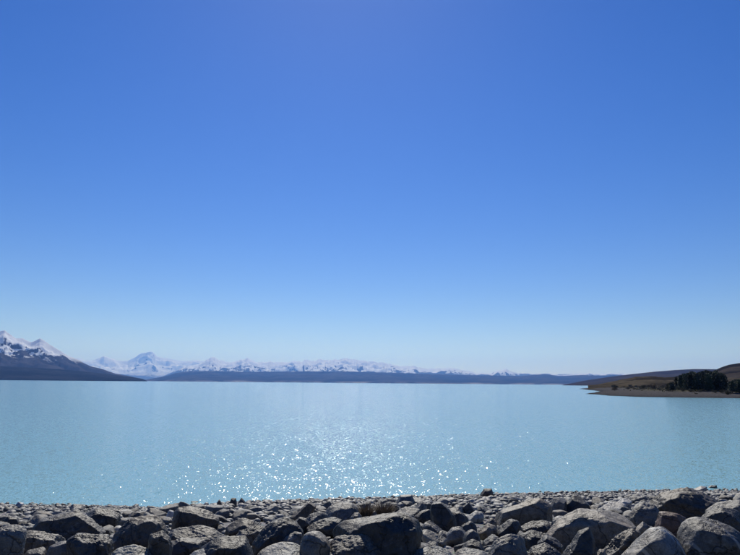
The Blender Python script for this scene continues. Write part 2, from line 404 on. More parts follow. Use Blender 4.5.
range_mesh('hill', [(660, 384), (685, 381), (700, 377), (715, 370), (722, 367), (729, 364.7), (740, 363), (780, 359.5), (860, 362), (980, 364)],
    1900, 700, 600, brown, 'steep brown hillside rising at the right edge', 7, lam=260, spur=0.3, shape=0.8, cat='hill')
range_mesh('hill', [(588, 385.3), (598, 384.4), (606, 382.6), (620, 379.8), (636, 376.6), (648, 376.2), (659, 377), (675, 377.4), (700, 378), (740, 378), (900, 376)],
    1050, 330, 300, tuss, 'low olive brown ridge on the point behind the scrub', 8, lam=150, spur=0.35, crest=0.05, shape=0.75, cat='hill')

# the low point on the right with its stony beach
PEN = np.array([on_lake(*p) for p in ((592, 386.2), (598, 387), (579.5, 388.8), (600, 391.2), (587, 394), (598, 394.6), (610, 395.8), (645, 397.0), (690, 397.6), (740, 398.2), (980, 400))])
poly = np.concatenate([PEN, [[3200, PEN[-1, 1] - 30], [3200, PEN[0, 1]]]])
def pen_dist(p):
    d = np.full(len(p), 1e9)
    for a, b in zip(PEN[:-1], PEN[1:]):
        ab = b - a; t = np.clip(((p - a) @ ab) / (ab @ ab), 0, 1)
        d = np.minimum(d, np.linalg.norm(p - (a + t[:, None] * ab), axis=1))
    ins = np.zeros(len(p), bool)
    for i in range(len(poly)):
        a, b = poly[i], poly[(i + 1) % len(poly)]
        c = (a[1] > p[:, 1]) != (b[1] > p[:, 1])
        xx = (b[0] - a[0]) * (p[:, 1] - a[1]) / (b[1] - a[1] + 1e-12) + a[0]
        ins ^= c & (p[:, 0] < xx)
    return np.where(ins, d, -d)
def pen_z(x, y):
    p = np.stack([x, y], 1); d = pen_dist(p) + 2.5 * noise(np.stack([x / 18, y / 18, x * 0], 1))
    z = np.where(d > 0, 3.9 * (1 - np.exp(-d / 34)) + 0.9 * np.clip(d / 400, 0, 1), np.maximum(0.06 * d, -2.5))
    return z + 0.25 * np.clip(d / 20, 0, 1) * fbm(np.stack([x / 9, y / 9, x * 0], 1), 3)
gx = np.concatenate([np.arange(60, 520, 3.5), np.arange(520, 1500, 25)])
gy = [195.0]; s = 2.4
while gy[-1] < 2300: gy.append(gy[-1] + s); s *= 1.012
gy = np.array(gy)
X, Y = np.meshgrid(gx, gy, indexing='ij'); P = np.stack([X.ravel(), Y.ravel(), pen_z(X.ravel(), Y.ravel())], 1)
def beach_material():
    t = NT('far_beach'); g = t.n('ShaderNodeNewGeometry'); sx = t.n('ShaderNodeSeparateXYZ'); t.link(g.outputs['Position'], sx.inputs[0])
    n = t.noise(g.outputs['Position'], 0.16, 6, 0.65); n2 = t.noise(g.outputs['Position'], 1.3, 4, 0.6)
    z = t.math('ADD', sx.outputs[2], t.math('MULTIPLY', t.math('SUBTRACT', n.outputs['Fac'], 0.5), 2.2))
    col = t.ramp(t.math('DIVIDE', z, 5.0), [(0.02, (0.055, 0.053, 0.052)), (0.12, (0.092, 0.088, 0.086)), (0.42, (0.11, 0.103, 0.097)), (0.58, (0.105, 0.10, 0.055)), (0.8, (0.06, 0.054, 0.034))])
    col = t.mix(col, t.ramp(n2.outputs['Fac'], [(0.3, 0.6), (0.7, 1.3)]), 1.0, 'MULTIPLY')
    t.bsdf(col, 0.95, None, 0); return t.m
o = obj('point', mesh('point', P, grid_faces(len(gx), len(gy)), beach_material()))
tag(o, 'low stony point with a grey brown beach across the water', 'point', kind='structure')

# ------------------------------------------------------------------ boulders traced one by one
def hull(pts):
    pts = sorted(map(tuple, pts))
    def half(ps):
        h = []
        for p in ps:
            while len(h) >= 2 and (h[-1][0] - h[-2][0]) * (p[1] - h[-2][1]) - (h[-1][1] - h[-2][1]) * (p[0] - h[-2][0]) <= 0: h.pop()
            h.append(p)
        return h
    a, b = half(pts), half(pts[::-1]); return np.array(a[:-1] + b[:-1])

def convex_rock(planes, level, ext, p_norm, seed, rough=1.0, strata=0.0, fit=None):
    """planes: rows (nx,ny,nz,h) round the origin -> vertices, faces of a rounded, weathered convex body"""
    v, f = icosphere(level)
    d = v * ext; d = d / np.linalg.norm(d, axis=1)[:, None]
    n, h = planes[:, :3], planes[:, 3]
    q = np.clip((d @ n.T) / h, 0, None)
    r = (q ** p_norm).sum(1) ** (-1 / p_norm)
    p = d * r[:, None]; S = float(np.prod(ext)) ** (1 / 3)
    o = seed * 7.13
    k = 0.055 * fbm(p / S * 1.15 + o, 3) + 0.05 * (ridged(p / S * 2.0 + o + 3, 3) - 0.8) + 0.022 * fbm(p / S * 6.5 + o, 4, 0.6)
    if strata:
        g = np.random.default_rng(seed + 5).normal(size=3); g /= np.linalg.norm(g)
        w = p / S + 0.12 * np.stack([noise(p / S * 2 + o), noise(p / S * 2 + o + 40), noise(p / S * 2 + o + 80)], 1)
        k = k + strata * 0.05 * noise(np.stack([(w @ g) * 7.0, np.full(len(p), o), np.zeros(len(p))], 1))
    p = p + d * (k * rough * S)[:, None]
    if fit is not None:
        for a, (lo, hi) in fit.items():
            q0, q1 = p[:, a].min(), p[:, a].max(); p[:, a] = lo + (p[:, a] - q0) * (hi - lo) / (q1 - q0)
    return p, f

def px_width(poly): return max(p[0] for p in poly) - min(p[0] for p in poly)

def traced_rock(poly, mat, label, tf=0.3, depth=0.8, seed=0, rough=1.0, sharp=20, strata=0.0, cat='boulder', name='boulder', sink=0.35, z_base=None, group='boulders piled along the lakeshore'):
    r = np.random.default_rng(1000 + seed)
    poly = [tuple(map(float, p)) for p in poly]
    xm = sum(p[0] for p in poly) / len(poly); yb = max(p[1] for p in poly)
    base = hit_ground(xm, min(yb, 561.0)); D0 = math.hypot(base[0], base[1])
    wid = px_width(poly) * D0 / FX
    az = math.atan2(base[0], base[1]); Dp = D0 + 0.35 * wid * depth
    ea, er = np.array([math.sin(az), math.cos(az), 0]), np.array([math.cos(az), -math.sin(az), 0])
    pts = []
    for p in poly:
        d = ray(*p); t = Dp / (d @ ea); w = d * t; pts.append((w @ er, CAM_Z + w[2]))
    pts = np.array(pts); s0, z0 = pts.mean(0); ht = np.ptp(pts[:, 1])
    low = pts[pts[:, 1] < z0].copy(); low[:, 1] -= sink * ht + 0.05
    hp = hull(np.concatenate([pts, low])); cen = hp.mean(0)
    planes = []
    half_d = 0.5 * np.ptp(hp[:, 0]) * depth
    for a, b in zip(hp, np.roll(hp, -1, axis=0)):
        e = b - a
        if np.hypot(*e) < 1e-6: continue
        nn = np.array([e[1], -e[0]]) / np.hypot(*e); h = float(nn @ (a - cen))
        upw = max(0.0, nn[1])
        f = (min(tf, 0.42) * upw + 0.35 * (1 - upw)) * r.uniform(0.75, 1.3); bk = r.uniform(0.15, 0.5)
        for t in (-f, bk):
            v = np.array([nn[0], t, nn[1]]); L = np.linalg.norm(v); planes.append((*(v / L), h / L))
    for sgn in (-1, 1):
        v = np.array([r.uniform(-0.22, 0.22), sgn, r.uniform(0.05, 0.35)]); L = np.linalg.norm(v)
        planes.append((*(v / L), half_d))
    ext = np.array([np.ptp(hp[:, 0]) / 2, half_d, np.ptp(hp[:, 1]) / 2])
    for k in range(10):
        v = r.normal(size=3); v[1] = -abs(v[1]); v /= np.linalg.norm(v)
        planes.append((*v, np.linalg.norm(v * ext) * r.uniform(0.84, 1.06)))
    pw = px_width(poly)
    v, f = convex_rock(np.array(planes), 5 if pw > 33 else (4 if pw > 9 else 3), ext, sharp * 2.4, seed, rough, strata, {0: (hp[:, 0].min() - cen[0], hp[:, 0].max() - cen[0]), 2: (hp[:, 1].min() - cen[1], hp[:, 1].max() - cen[1])})
    # local axes: x along the bank, y away from the lake bank, z up; origin at the foot
    zmin = v[:, 2].min(); v = v - np.array([0, 0, zmin])
    o = obj(name, mesh(name, v, f, mat))
    o.location = er * cen[0] + ea * Dp + np.array([0, 0, cen[1] + zmin])
    o.rotation_euler = (0, 0, -az)
    tag(o, label, cat, group)
    FOOT.append((o.location.x, o.location.y, ext[0], ext[1], az))
    return o
FOOT = []

ROCKS = [
 # (outline, material, label, tilt of the top towards the viewer, depth, roughness, sharpness, strata)
 ([(-8,531),(8,525),(20,526),(27,530.5),(25,545),(18,557),(-8,559)], GREY, 'blunt grey boulder cut by the left edge of the picture at the bottom', .5,.8,1,18,0),
 ([(22,532),(30,530.5),(50,534.5),(66,538),(56,546),(40,552),(20,554),(17,545)], GREY, 'mottled grey and white rock with a long sloping top by the bottom left corner', .55,.7,1.5,18,0),
 ([(32,528),(39,520),(54,519),(65,517),(76,510),(81,511),(103,529),(106,532),(80,534),(66,537),(45,534)], DARK, 'black peaked slab with a pale right flank, largest rock at the far left', .15,.6,.8,30,.6),
 ([(86,512),(95,508.5),(112,510),(121,514),(122,522),(112,526),(98,525),(88,519)], DARK, 'rough dark rock just right of the black peaked slab', .3,.8,1.4,16,0),
 ([(128,516),(133,511.5),(145,511),(146,515.5),(140,517.5)], DARK, 'small flat black rock behind the round backed boulder at the left', .1,.8,.8,24,0),
 ([(118,532),(126,519.5),(144,515),(159,515),(163,520),(169,530),(155,545),(140,548),(112,547),(111,538)], BROWN, 'large dark boulder with a pale flat upper rim, midway along the left rocks', .22,.75,1.1,22,.4),
 ([(131,546),(133,534),(139,531.5),(146,538),(145,547)], GREY, 'small upright grey stone leaning on the large pale rimmed boulder', .3,.7,1.1,18,0),
 ([(147,541),(150,534),(163,530.5),(170,536),(173,546),(160,557),(148,551)], DARK, 'dark angular rock to the right of the small upright stone', .3,.8,1.2,20,.5),
 ([(66,541),(75,533.5),(92,536),(104,535),(115,541),(114,547),(104,557),(66,559)], DARK, 'rough mottled dark boulder at the bottom edge below the black peaked slab', .45,.8,1.8,16,0),
 ([(44,557),(50,546),(63,541),(69,541),(71,557)], BLUE, 'smooth blue grey wedge at the bottom edge left of the mottled dark boulder', .3,.7,.6,26,0),
 ([(22,557),(28,551),(44,547),(48,557)], GREY, 'low grey sliver of rock at the bottom edge near the left corner', .5,.7,.8,22,0),
 ([(106,559),(112,551),(118,547),(133,544.5),(145,548),(157,558)], LIGHT, 'low pale grey boulder at the bottom edge under the large pale rimmed boulder', .7,.7,.9,14,0),
 ([(171,526),(174,512),(178,507),(188,506),(204,510),(216,517),(220,524),(204,527),(175,528)], BROWN, 'broad brown boulder with slanting planes beside the lone stone in the water', .25,.7,1.0,26,.5),
 ([(167,535),(170,529),(180,526.5),(200,525),(215,527.5),(224,535),(214,540),(190,539)], GREY, 'flat topped grey slab below the broad brown boulder', .6,.8,1.2,18,.4),
 ([(164,547),(172,541),(180,537.5),(194,538.5),(207,542),(204,547),(193,552),(174,552)], DARK, 'low black slab with a pale top edge under the flat topped grey slab', .2,.7,1.0,24,0),
 ([(200,547),(214,541),(225,536),(246,536),(250,541),(255,557),(232,559),(216,553),(202,550)], DARK, 'long black boulder with a rounded shiny top at the bottom between two pale rocks', .28,.8,.8,16,0),
 ([(185,559),(195,551),(207,548),(226,547),(233,553),(236,559)], LIGHT, 'low flat pale rock at the bottom edge left of the long black boulder', .6,.7,.8,18,0),
 ([(225,527),(233,522),(242,517.5),(253,520),(257,525.5),(246,530),(237,532)], BROWN, 'brown humped rock behind the long black boulder', .35,.9,1.2,18,0),
 ([(235,536),(240,530),(258,524.5),(268,528),(264,539),(254,542),(246,538)], GREY, 'ridged grey rock between the brown hump and the pale crested boulder', .45,.8,1.4,18,.5),
 ([(252,543),(262,529),(270,522),(283,517),(293,520),(304,529),(297,534),(288,537),(281,546),(262,549)], DARK, 'black fronted boulder with a pale crest slanting down to the right', .5,.7,1.0,24,0),
 ([(255,559),(260,551),(270,545),(280,542),(292,543),(304,549),(316,559)], LIGHT, 'palest smooth domed boulder at the bottom edge left of the round boulder', .9,.8,.45,10,0),
 ([(299,549),(303,537),(309,532.5),(317,531),(325,535),(331,543),(329,555),(318,559),(308,557)], GREY, 'round dark grey boulder at the bottom right of the palest dome', .3,.9,.8,9,0),
 ([(280,546),(286,537),(295,531.5),(303,533),(303,545),(298,550)], GREY, 'grey stone squeezed between the palest dome and the round boulder', .45,.8,1,16,0),
 ([(290,518),(300,511),(311,502),(316,504),(314,510),(305,517),(297,520)], BROWN, 'sharp slanting slab pointing up to the right out of the middle pile', .2,.5,.8,30,.8),
 ([(302,523),(309,515),(318,511),(328,513),(325,520),(314,524),(308,527)], GREY, 'pale topped rock just below the sharp slanting slab', .45,.8,1.1,20,0),
 ([(292,524),(299,517),(307,518.5),(310,525),(303,530),(297,528)], DARK, 'small dark rock left of the pale topped rock in the middle pile', .25,.8,1.1,20,0),
 ([(306,528),(315,522),(332,517),(342,520),(337,527),(325,529),(313,531)], DARK, 'dark flat rock in the middle pile above the round boulder', .35,.8,1.2,20,.4),
 ([(324,514),(330,506),(340,502.5),(352,502.5),(358,507),(360,513),(348,518),(333,518)], BLUE, 'smooth blue grey mound beside the dry brown tussocks', .5,.8,.5,10,0),
 ([(350,518),(354,513),(359,512.5),(362,516),(360,520)], TAN, 'small tan stone at the foot of the dry brown tussocks', .6,.9,.7,12,0),
 ([(332,532),(342,523),(360,519),(385,515.5),(398,512),(408,514.5),(419,520.5),(423,532),(417,546),(405,555),(385,557),(365,547),(345,537)], DARK, 'largest black block in the middle with a long pale upper edge', .12,.6,.75,30,.5),
 ([(325,546),(335,538),(348,534),(361,531.5),(369,536),(380,545),(384,554),(375,559),(335,559),(327,553)], BROWN, 'dark knobbly boulder at the bottom in front of the largest black block', .4,.8,1.5,16,0),
 ([(319,558),(328,551),(337,546),(344,552),(345,559)], GREY, 'small grey stone at the bottom edge right of the round boulder', .5,.8,1.0,16,0),
 ([(414,517),(422,511),(432,509.5),(435,518),(428,522),(418,521)], BROWN, 'dark rock wedged between the largest black block and the black pointed rock', .3,.8,1.1,20,0),
 ([(430,513),(432,502),(439,502),(448,509),(457,520),(449,530),(443,530),(433,523)], DARK, 'black pointed rock standing right of the largest black block', .1,.7,.7,28,.4),
 ([(422,527),(425,521.5),(430,520.5),(443,529.5),(436,535),(428,531)], GREY, 'small wedge of grey rock below the black pointed rock', .5,.8,.8,26,0),
 ([(420,532),(424,529.5),(434,533),(447,539),(438,542.5),(426,539)], LIGHT, 'pale elongated stone slanting beside the largest black block', .6,.8,.7,16,0),
 ([(406,559),(415,551),(428,546.5),(438,546),(449,550),(456,559)], LIGHT, 'pale yellowish domed boulder at the bottom right of the largest black block', .8,.8,.6,12,0),
 ([(422,547),(430,541),(437,542),(439,548)], GREY, 'small grey stone behind the pale yellowish domed boulder', .4,.8,1,16,0),
 ([(438,537),(443,530.5),(449,532.5),(451,538)], GREY, 'little rounded stone at the tip of the pale elongated stone', .4,.9,.8,12,0),
 ([(446,534),(452,527),(461,526.5),(467,532),(465,539),(450,539)], BLUE, 'blue grey rounded stone right of the small grey wedge', .4,.9,.7,12,0),
 ([(448,509),(458,504.5),(466,508),(461,512),(450,512)], LIGHT, 'flat pale stone just right of the black pointed rock', .6,.9,.7,16,0),
 ([(446,521),(450,511),(460,511.5),(469,518),(467,525),(455,527)], DARK, 'black rock below the flat pale stone', .15,.8,1,20,0),
 ([(467,517),(475,511),(484,514),(483,519.5),(471,519)], LIGHT, 'pale oval stone in the stones left of the tan faced wedge', .5,.9,.7,12,0),
 ([(463,508),(469,502),(476,511),(468,512)], DARK, 'small dark triangular stone above the pale oval stone', .15,.7,.7,26,0),
 ([(457,533),(462,525),(470,521),(476,525),(478,532),(470,536),(461,536)], DARK, 'dark domed rock in the cluster of rounded stones right of the middle', .25,.9,.9,12,0),
 ([(463,541),(466,533),(472,529.5),(478,533),(481,541),(470,544)], GREY, 'small grey dome directly in front of the dark domed rock', .3,.9,.7,9,0),
 ([(461,549),(466,542),(473,539),(481,542),(485,549),(475,552)], DARK, 'low dark dome in front of the small grey dome', .35,.9,.8,10,0),
 ([(452,559),(459,550),(466,547.5),(484,551),(497,559)], LIGHT, 'low pale boulder at the bottom edge under the low dark dome', .7,.8,.7,14,0),
 ([(478,531),(487,523.5),(497,527),(496,533),(485,534)], TAN, 'tan stone between the dark domed rock and the black hunched rock', .55,.9,.9,16,0),
 ([(486,523),(491,518),(497,522.5),(492,525)], TAN, 'tiny tan stone behind the black hunched rock', .5,.9,.7,14,0),
 ([(495,531),(504,524),(512,519),(519,523),(522,530),(515,534),(503,534)], DARK, 'black hunched rock in front of the tan faced wedge', .3,.9,1.2,14,0),
 ([(493,517),(505,509),(530,500),(540,498),(547,501.5),(552,506),(553,521),(540,523),(526,524),(510,520)], TAN, 'big wedge with a sloping tan face and a black front', .22,.5,.5,36,.3),
 ([(483,541),(489,536),(500,537),(495,543)], GREY, 'small grey stone left of the pale rimmed boulder', .4,.9,1,16,0),
 ([(488,553),(495,541),(506,535),(520,534.5),(528,541),(527,556),(515,559),(490,559)], GREY, 'pale rimmed dark boulder at the bottom below the black hunched rock', .5,.8,1.0,16,0),
 ([(519,536),(531,530),(548,534),(554,541),(545,547),(527,542)], DARK, 'dark flat rock left of the large flat faced boulder', .4,.8,1.2,18,0),
 ([(520,527),(530,522),(543,520),(553,523),(555,529),(545,532),(528,531)], DARK, 'black low slab directly under the tan faced wedge', .3,.8,1.2,20,.4),
 ([(521,559),(532,547),(545,543),(555,549),(567,559)], DARK, 'dark peaked rock at the bottom edge left of the small pyramid', .4,.8,1.0,20,0),
 ([(549,510),(554,498),(566,498),(568,510),(552,511)], BLUE, 'square blue grey block behind the large flat faced boulder', .3,.8,.5,26,0),
 ([(562,507),(573,495),(581,496),(590,505),(582,511),(570,510)], DARK, 'dark gabled rock right of the square blue grey block', .15,.8,.8,24,0),
 ([(544,535),(558,518),(578,508.5),(592,511),(606,510.5),(627,512.5),(636,521),(634,528),(616,537),(600,544),(566,544),(561,542)], TAN, 'large flat faced boulder with a tan sloping top and black front', .26,.55,.6,32,.3),
 ([(562,553),(570,541),(578,531),(589,527),(594,537),(598,557),(565,558)], DARK, 'small dark pyramid in front of the large flat faced boulder', .35,.8,.8,26,0),
 ([(537,542),(545,535),(555,539),(564,546),(556,550)], DARK, 'black low rock left of the small dark pyramid', .25,.8,1.0,20,0),
 ([(586,510),(592,505),(599,505.5),(602,511)], GREY, 'small grey stone on the skyline of the large flat faced boulder', .4,.9,.8,14,0),
 ([(599,509),(608,503),(620,502),(626,506),(615,510)], PALE, 'whitest flat rock behind the large flat faced boulder', .8,.9,.6,16,0),
 ([(614,504),(623,498),(632,501),(631,506)], PALE, 'pale domed stone behind the whitest flat rock', .6,.9,.6,12,0),
 ([(599,549),(612,540),(617,532),(627,528),(641,530),(638,539),(622,547),(608,554)], BROWN, 'rough crumbly rock between the small pyramid and the striped boulder', .4,.8,2.0,14,0),
 ([(594,557),(600,549),(605,550),(608,557)], TAN, 'small tan stone at the bottom right of the small pyramid', .6,.9,.8,14,0),
 ([(627,516),(633,505),(640,502),(654,503.5),(660,511),(658,521),(645,522),(630,520)], GREY, 'pitted grey boulder left of the reddish slab', .35,.8,1.5,14,0),
 ([(654,528),(659,511),(672,513.5),(686,518.5),(679,533),(665,530)], RED, 'reddish brown slab leaning between the pitted boulder and the veined boulder', .4,.6,.8,26,.3),
 ([(644,507),(657,493),(679,487),(690,487),(700,492.5),(719,500.5),(712,510),(702,517),(685,517),(670,512)], BROWN, 'tallest brown boulder on the skyline at the right with a tan left face', .3,.7,1.2,24,.5),
 ([(705,511),(715,504),(728,500.5),(748,500.5),(748,521),(712,518)], GREY, 'rounded grey boulder at the right edge behind the layered rock', .4,.8,.8,12,0),
 ([(701,517),(712,510),(725,507.5),(748,511.5),(748,531),(720,527),(705,522)], DARK, 'dark layered rock at the right edge with a pale top line', .25,.7,.9,20,.8),
 ([(676,537),(682,523),(694,516.5),(713,519),(731,525),(742,533),(750,545),(748,559),(690,559),(680,546)], VEIN, 'big dark boulder with white veins in the bottom right corner', .35,.8,.6,11,0),
 ([(620,559),(634,546),(644,534),(652,528),(664,527),(675,535),(682,544),(689,559)], STRIPE, 'big pale striped boulder at the bottom next to the veined boulder', .65,.75,.5,11,0),
 ([(633,530),(642,521.5),(650,527),(642,533)], TAN, 'small pale tan stone above the big striped boulder', .6,.9,.8,16,0),
 ([(627,537),(632,529),(641,532),(637,542)], DARK, 'small black stone left of the big striped boulder', .2,.9,.9,16,0),
 ([(396,502),(400,495),(412,494.5),(415,501),(405,504)], BLUE, 'dark blue grey lump on the shingle right of the dry tussocks', .3,.9,.8,12,0),
 ([(414,508),(421,501),(427,504),(426,510)], BLUE, 'small slate coloured stone left of the black pointed rock', .3,.9,.8,16,0),
 ([(396,512),(406,507),(420,509),(418,513)], GREY, 'flat grey stone behind the largest black block', .5,.9,.8,14,0),
 ([(480,494),(484,489),(491.5,488.5),(493.5,494.5)], BROWN, 'round dark stone alone on the waterline right of the middle', .3,.9,.8,10,0),
 ([(229,504.5),(231,498),(236,498),(237,504.5)], DARK, 'upright dark stone on the waterline right of the lone stone in the water', .2,.9,.8,14,0),
 ([(238,503.5),(241.5,497.5),(246.5,503.5)], DARK, 'small pointed dark stone on the waterline next to the upright one', .2,.9,.8,18,0),
 ([(216.5,504.5),(219,499.5),(222.5,505)], BROWN, 'small peaked brown stone on the waterline left of the upright one', .2,.9,.8,18,0),
 ([(189.5,504),(192,501),(198,501),(200.5,504)], DARK, 'lone small dark stone poking out of the water', .3,.9,.6,12,0),
 ([(706.5,488),(711,485),(717,485.5),(717,488.5)], DARK, 'small dark stone on the waterline above the tallest brown boulder', .3,.9,.8,14,0),
 ([(693,489),(701,485.8),(707,487),(705,490)], PALE, 'pale flat stone on the waterline behind the tallest brown boulder', .6,.9,.6,14,0),
 ([(15.5,505.5),(18.5,501.8),(24,503),(24,506)], PALE, 'white stone on the waterline near the left edge', .6,.9,.7,14,0),
 ([(68,508),(73,504),(82,504.5),(85,508.5)], GREY, 'low grey stone on the shingle behind the black peaked slab', .4,.9,.9,14,0),
 ([(2,521),(8,516),(17,517),(20,522),(10,524)], DARK, 'dark low rock at the left edge behind the blunt grey boulder', .3,.9,1,16,0),
 ([(144,512.5),(150,508),(160,509),(161,514)], GREY, 'grey stone behind the large pale rimmed boulder at the left', .4,.9,1,16,0),
 ([(166,516),(169,510),(174,511),(174,517)], PALE, 'small white stone left of the broad brown boulder', .6,.9,.8,14,0),
]
for i, (pl, m, lab, tf, dep, ro, sh, st) in enumerate(ROCKS):
    traced_rock(pl, m, lab, tf, dep, i, ro, sh, st)

# ------------------------------------------------------------------ loose stones of the shore
def stone_shape(seed, level, flat):
    r = np.random.default_rng(500 + seed); k = 13
    n = r.normal(size=(k, 3)); n /= np.linalg.norm(n, axis=1)[:, None]
    ext = np.array([1.0, r.uniform(0.65, 0.95), flat])
    pl = np.concatenate([n, (np.linalg.norm(n * ext, axis=1) * r.uniform(0.78, 1.0, k))[:, None]], 1)
    pl = np.concatenate([pl, [[0, 0, 1, ext[2]], [0, 0, -1, ext[2]], [1, 0, 0, 1], [-1, 0, 0, 1], [0, 1, 0, ext[1]], [0, -1, 0, ext[1]]]])
    return convex_rock(pl, level, ext, r.uniform(12, 34), seed + 77, 1.3)

NST = 16200
px_ = rng.uniform(-0.72, 0.72, NST); yy = 5.5 + 30 * np.sqrt(rng.uniform(0, 1, NST)); xx = px_ * yy
ok = yy < shore_y(xx) + 0.35; xx, yy = xx[ok], yy[ok]
size = 0.04 + 0.03 * rng.gamma(1.4, 1.0, len(xx))           # half length in metres
size = np.clip(size, 0.045, 0.26)
frac = np.clip((shore_y(xx) - yy) / 20.0, 0, 1)
band = noise(np.stack([xx * 0.25, yy * 0.8, yy * 0], 1))                 # sorted bands: finer towards the water
size = size * (1.0 + 0.9 * band) * np.where(shore_y(xx) - yy < 3.5, 0.78, 1.0)
size = np.where(shore_y(xx) - yy < 7, np.minimum(size, 0.125), size); size = np.clip(size, 0.04, 0.22)
size = np.where(yy < 13, np.minimum(size, 0.13), size)
keep = np.ones(len(xx), bool)                                # nothing inside or just in front of a traced boulder
for (bx, by, ex, ed, az) in FOOT:
    dx, dy = xx - bx, yy - by
    u = dx * math.cos(az) - dy * math.sin(az); w = dx * math.sin(az) + dy * math.cos(az)
    inside = (np.abs(u) < ex * 0.9) & (np.abs(w) < ed * 0.9)
    front = (np.abs(u) < ex * 1.1) & (w < 0) & (w > -ed * 2.2) & (size > 0.11)
    keep &= ~(inside | front)
xx, yy, size = xx[keep], yy[keep], size[keep]
zz = ground_z(xx, yy) - 0.10
appear = size / yy; order = np.argsort(-appear)
inview = np.abs(xx) < yy * 0.60
cob = [i for i in order if inview[i] and yy[i] > 7.2][:300]
protos = []
for k in range(10):
    fl = random.uniform(0.45, 0.75); v, f = stone_shape(k, 3, fl); protos.append((v, f))
mats = [GREY, GREY, DARK, LIGHT, BLUE, BROWN, GREY, TAN]
words = {GREY.name: 'grey', DARK.name: 'dark', LIGHT.name: 'pale', BLUE.name: 'blue grey', BROWN.name: 'brown', TAN.name: 'tan'}
pm = {}
for i in cob:
    k = int(rng.integers(10)); m = mats[int(rng.integers(len(mats)))]
    if (k, m.name) not in pm: pm[(k, m.name)] = mesh('cobble', protos[k][0], protos[k][1], m)
    o = obj('cobble', pm[(k, m.name)])
    s = size[i]; o.scale = (s, s, s); o.rotation_euler = (rng.normal(0, .22), rng.normal(0, .22), rng.uniform(0, 6.28))
    o.location = (xx[i], yy[i], zz[i] + s * 0.33)
    w = words[m.name]; w = w[0].upper() + w[1:] if False else w
    if yy[i] < 13: lab = 'small ' + w + ' stone in the gaps between the large boulders'
    elif shore_y(xx[i]) - yy[i] < 2.5: lab = w + ' cobble at the water edge of the shingle'
    else: lab = w + ' cobble on the shingle between the boulders and the water'
    tag(o, lab, 'stone', 'loose ' + w + ' cobbles on the shore')
rest = np.setdiff1d(np.arange(len(xx)), np.array(cob))
V, F, n0 = [], [], 0
lows = [stone_shape(40 + k, 1, random.uniform(0.45, 0.8)) for k in range(12)]
mids = [stone_shape(60 + k, 2, random.uniform(0.45, 0.8)) for k in range(12)]
for i in rest:
    v, f = (mids if appear[i] > 0.0105 else lows)[int(rng.integers(12))]
    a = rng.uniform(0, 6.28); tx = rng.normal(0, .3)
    R = np.array([[math.cos(a), -math.sin(a), 0], [math.sin(a), math.cos(a), 0], [0, 0, 1]]) @ np.array([[1, 0, 0], [0, math.cos(tx), -math.sin(tx)], [0, math.sin(tx), math.cos(tx)]])
    V.append((v @ R.T) * size[i] + np.array([xx[i], yy[i], zz[i] + size[i] * 0.33])); F.append(f + n0); n0 += len(v)
o = obj('shingle', mesh('shingle', np.concatenate(V), np.concatenate(F), SHINGLE))
tag(o, 'countless small grey stones of the shingle bank', 'shingle', kind='stuff')

# ------------------------------------------------------------------ dry tussocks among the stones
straw = plain_material('dry_straw', (0.13, 0.105, 0.08), (0.24, 0.20, 0.15), 9)
def tussock(pxs, pyb, pyt, label, seed):
    r = np.random.default_rng(seed); b = hit_ground(sum(pxs) / 2, pyb); D = math.hypot(b[0], b[1])
    w = (pxs[1] - pxs[0]) * D / FX / 2; h = (pyb - pyt) * D / FX
    V, F = [], []
    for k in range(380):
        a = r.uniform(0, 6.28); q = math.sqrt(r.uniform()) ; bx, by = math.cos(a) * q * w * .45, math.sin(a) * q * w * .45
        L = h * r.uniform(.5, 1.05); lean = r.uniform(.1, .55) + .25 * q; tx, ty = math.cos(a + r.normal(0, .5)), math.sin(a + r.normal(0, .5))
        t = r.uniform(0.006, 0.014); sx, sy = -ty * t, tx * t; n = len(V)
        for s in (0, .4, .75, 1.0):
            o_ = lean * L * s ** 1.8; ww = 1 - .85 * s
            z = L * (s - .25 * lean * s * s)
            V += [(bx + tx * o_ - sx * ww, by + ty * o_ - sy * ww, z), (bx + tx * o_ + sx * ww, by + ty * o_ + sy * ww, z)]
        F += [(n + j, n + j + 1, n + j + 3, n + j + 2) for j in (0, 2, 4)]
    root = obj('dry_tussock', None, None, (b[0], b[1], b[2] - .08))
    obj('blades', mesh('blades', np.array(V), np.array(F), straw, False), root)
    v, f = stone_shape(seed, 3, .6); obj('root_mound', mesh('root_mound', v * w * .55 + np.array([0, 0, w * .2]), f, straw), root)
    tag(root, label, 'tussock', 'dry tussocks on the shingle')
tussock((359, 373), 517, 498.5, 'narrow dry brown tussock beside the smooth blue grey mound', 3)
tussock((372, 396), 516, 496.5, 'wider dry brown tussock above the pale edge of the largest black block', 4)

# ------------------------------------------------------------------ trees and scrub on the point
bark = plain_material('pine_bark', (0.05, 0.04, 0.032), (0.09, 0.07, 0.055), 2)
def needle_material():
    t = NT('pine_needles'); n1 = t.noise(t.coord('Object'), 1.2, 3); oi = t.n('ShaderNodeObjectInfo')
    col = t.mix((0.018, 0.028, 0.016), (0.05, 0.062, 0.034), t.ramp(n1.outputs['Fac'], [(0.35, 0.0), (0.65, 1.0)]))
    mr = t.n('ShaderNodeMapRange'); mr.inputs['To Min'].default_value = 0.5; mr.inputs['To Max'].default_value = 1.9; t.link(oi.outputs['Random'], mr.inputs['Value'])
    t.bsdf(t.mix(col, mr.outputs[0], 1.0, 'MULTIPLY'), 0.7, None, 0.3); return t.m
needle = needle_material()
olive = plain_material('olive_scrub', (0.05, 0.048, 0.026), (0.09, 0.078, 0.045), 1.0)
rusty = plain_material('rusty_scrub', (0.10, 0.075, 0.05), (0.16, 0.125, 0.08), 1.0)
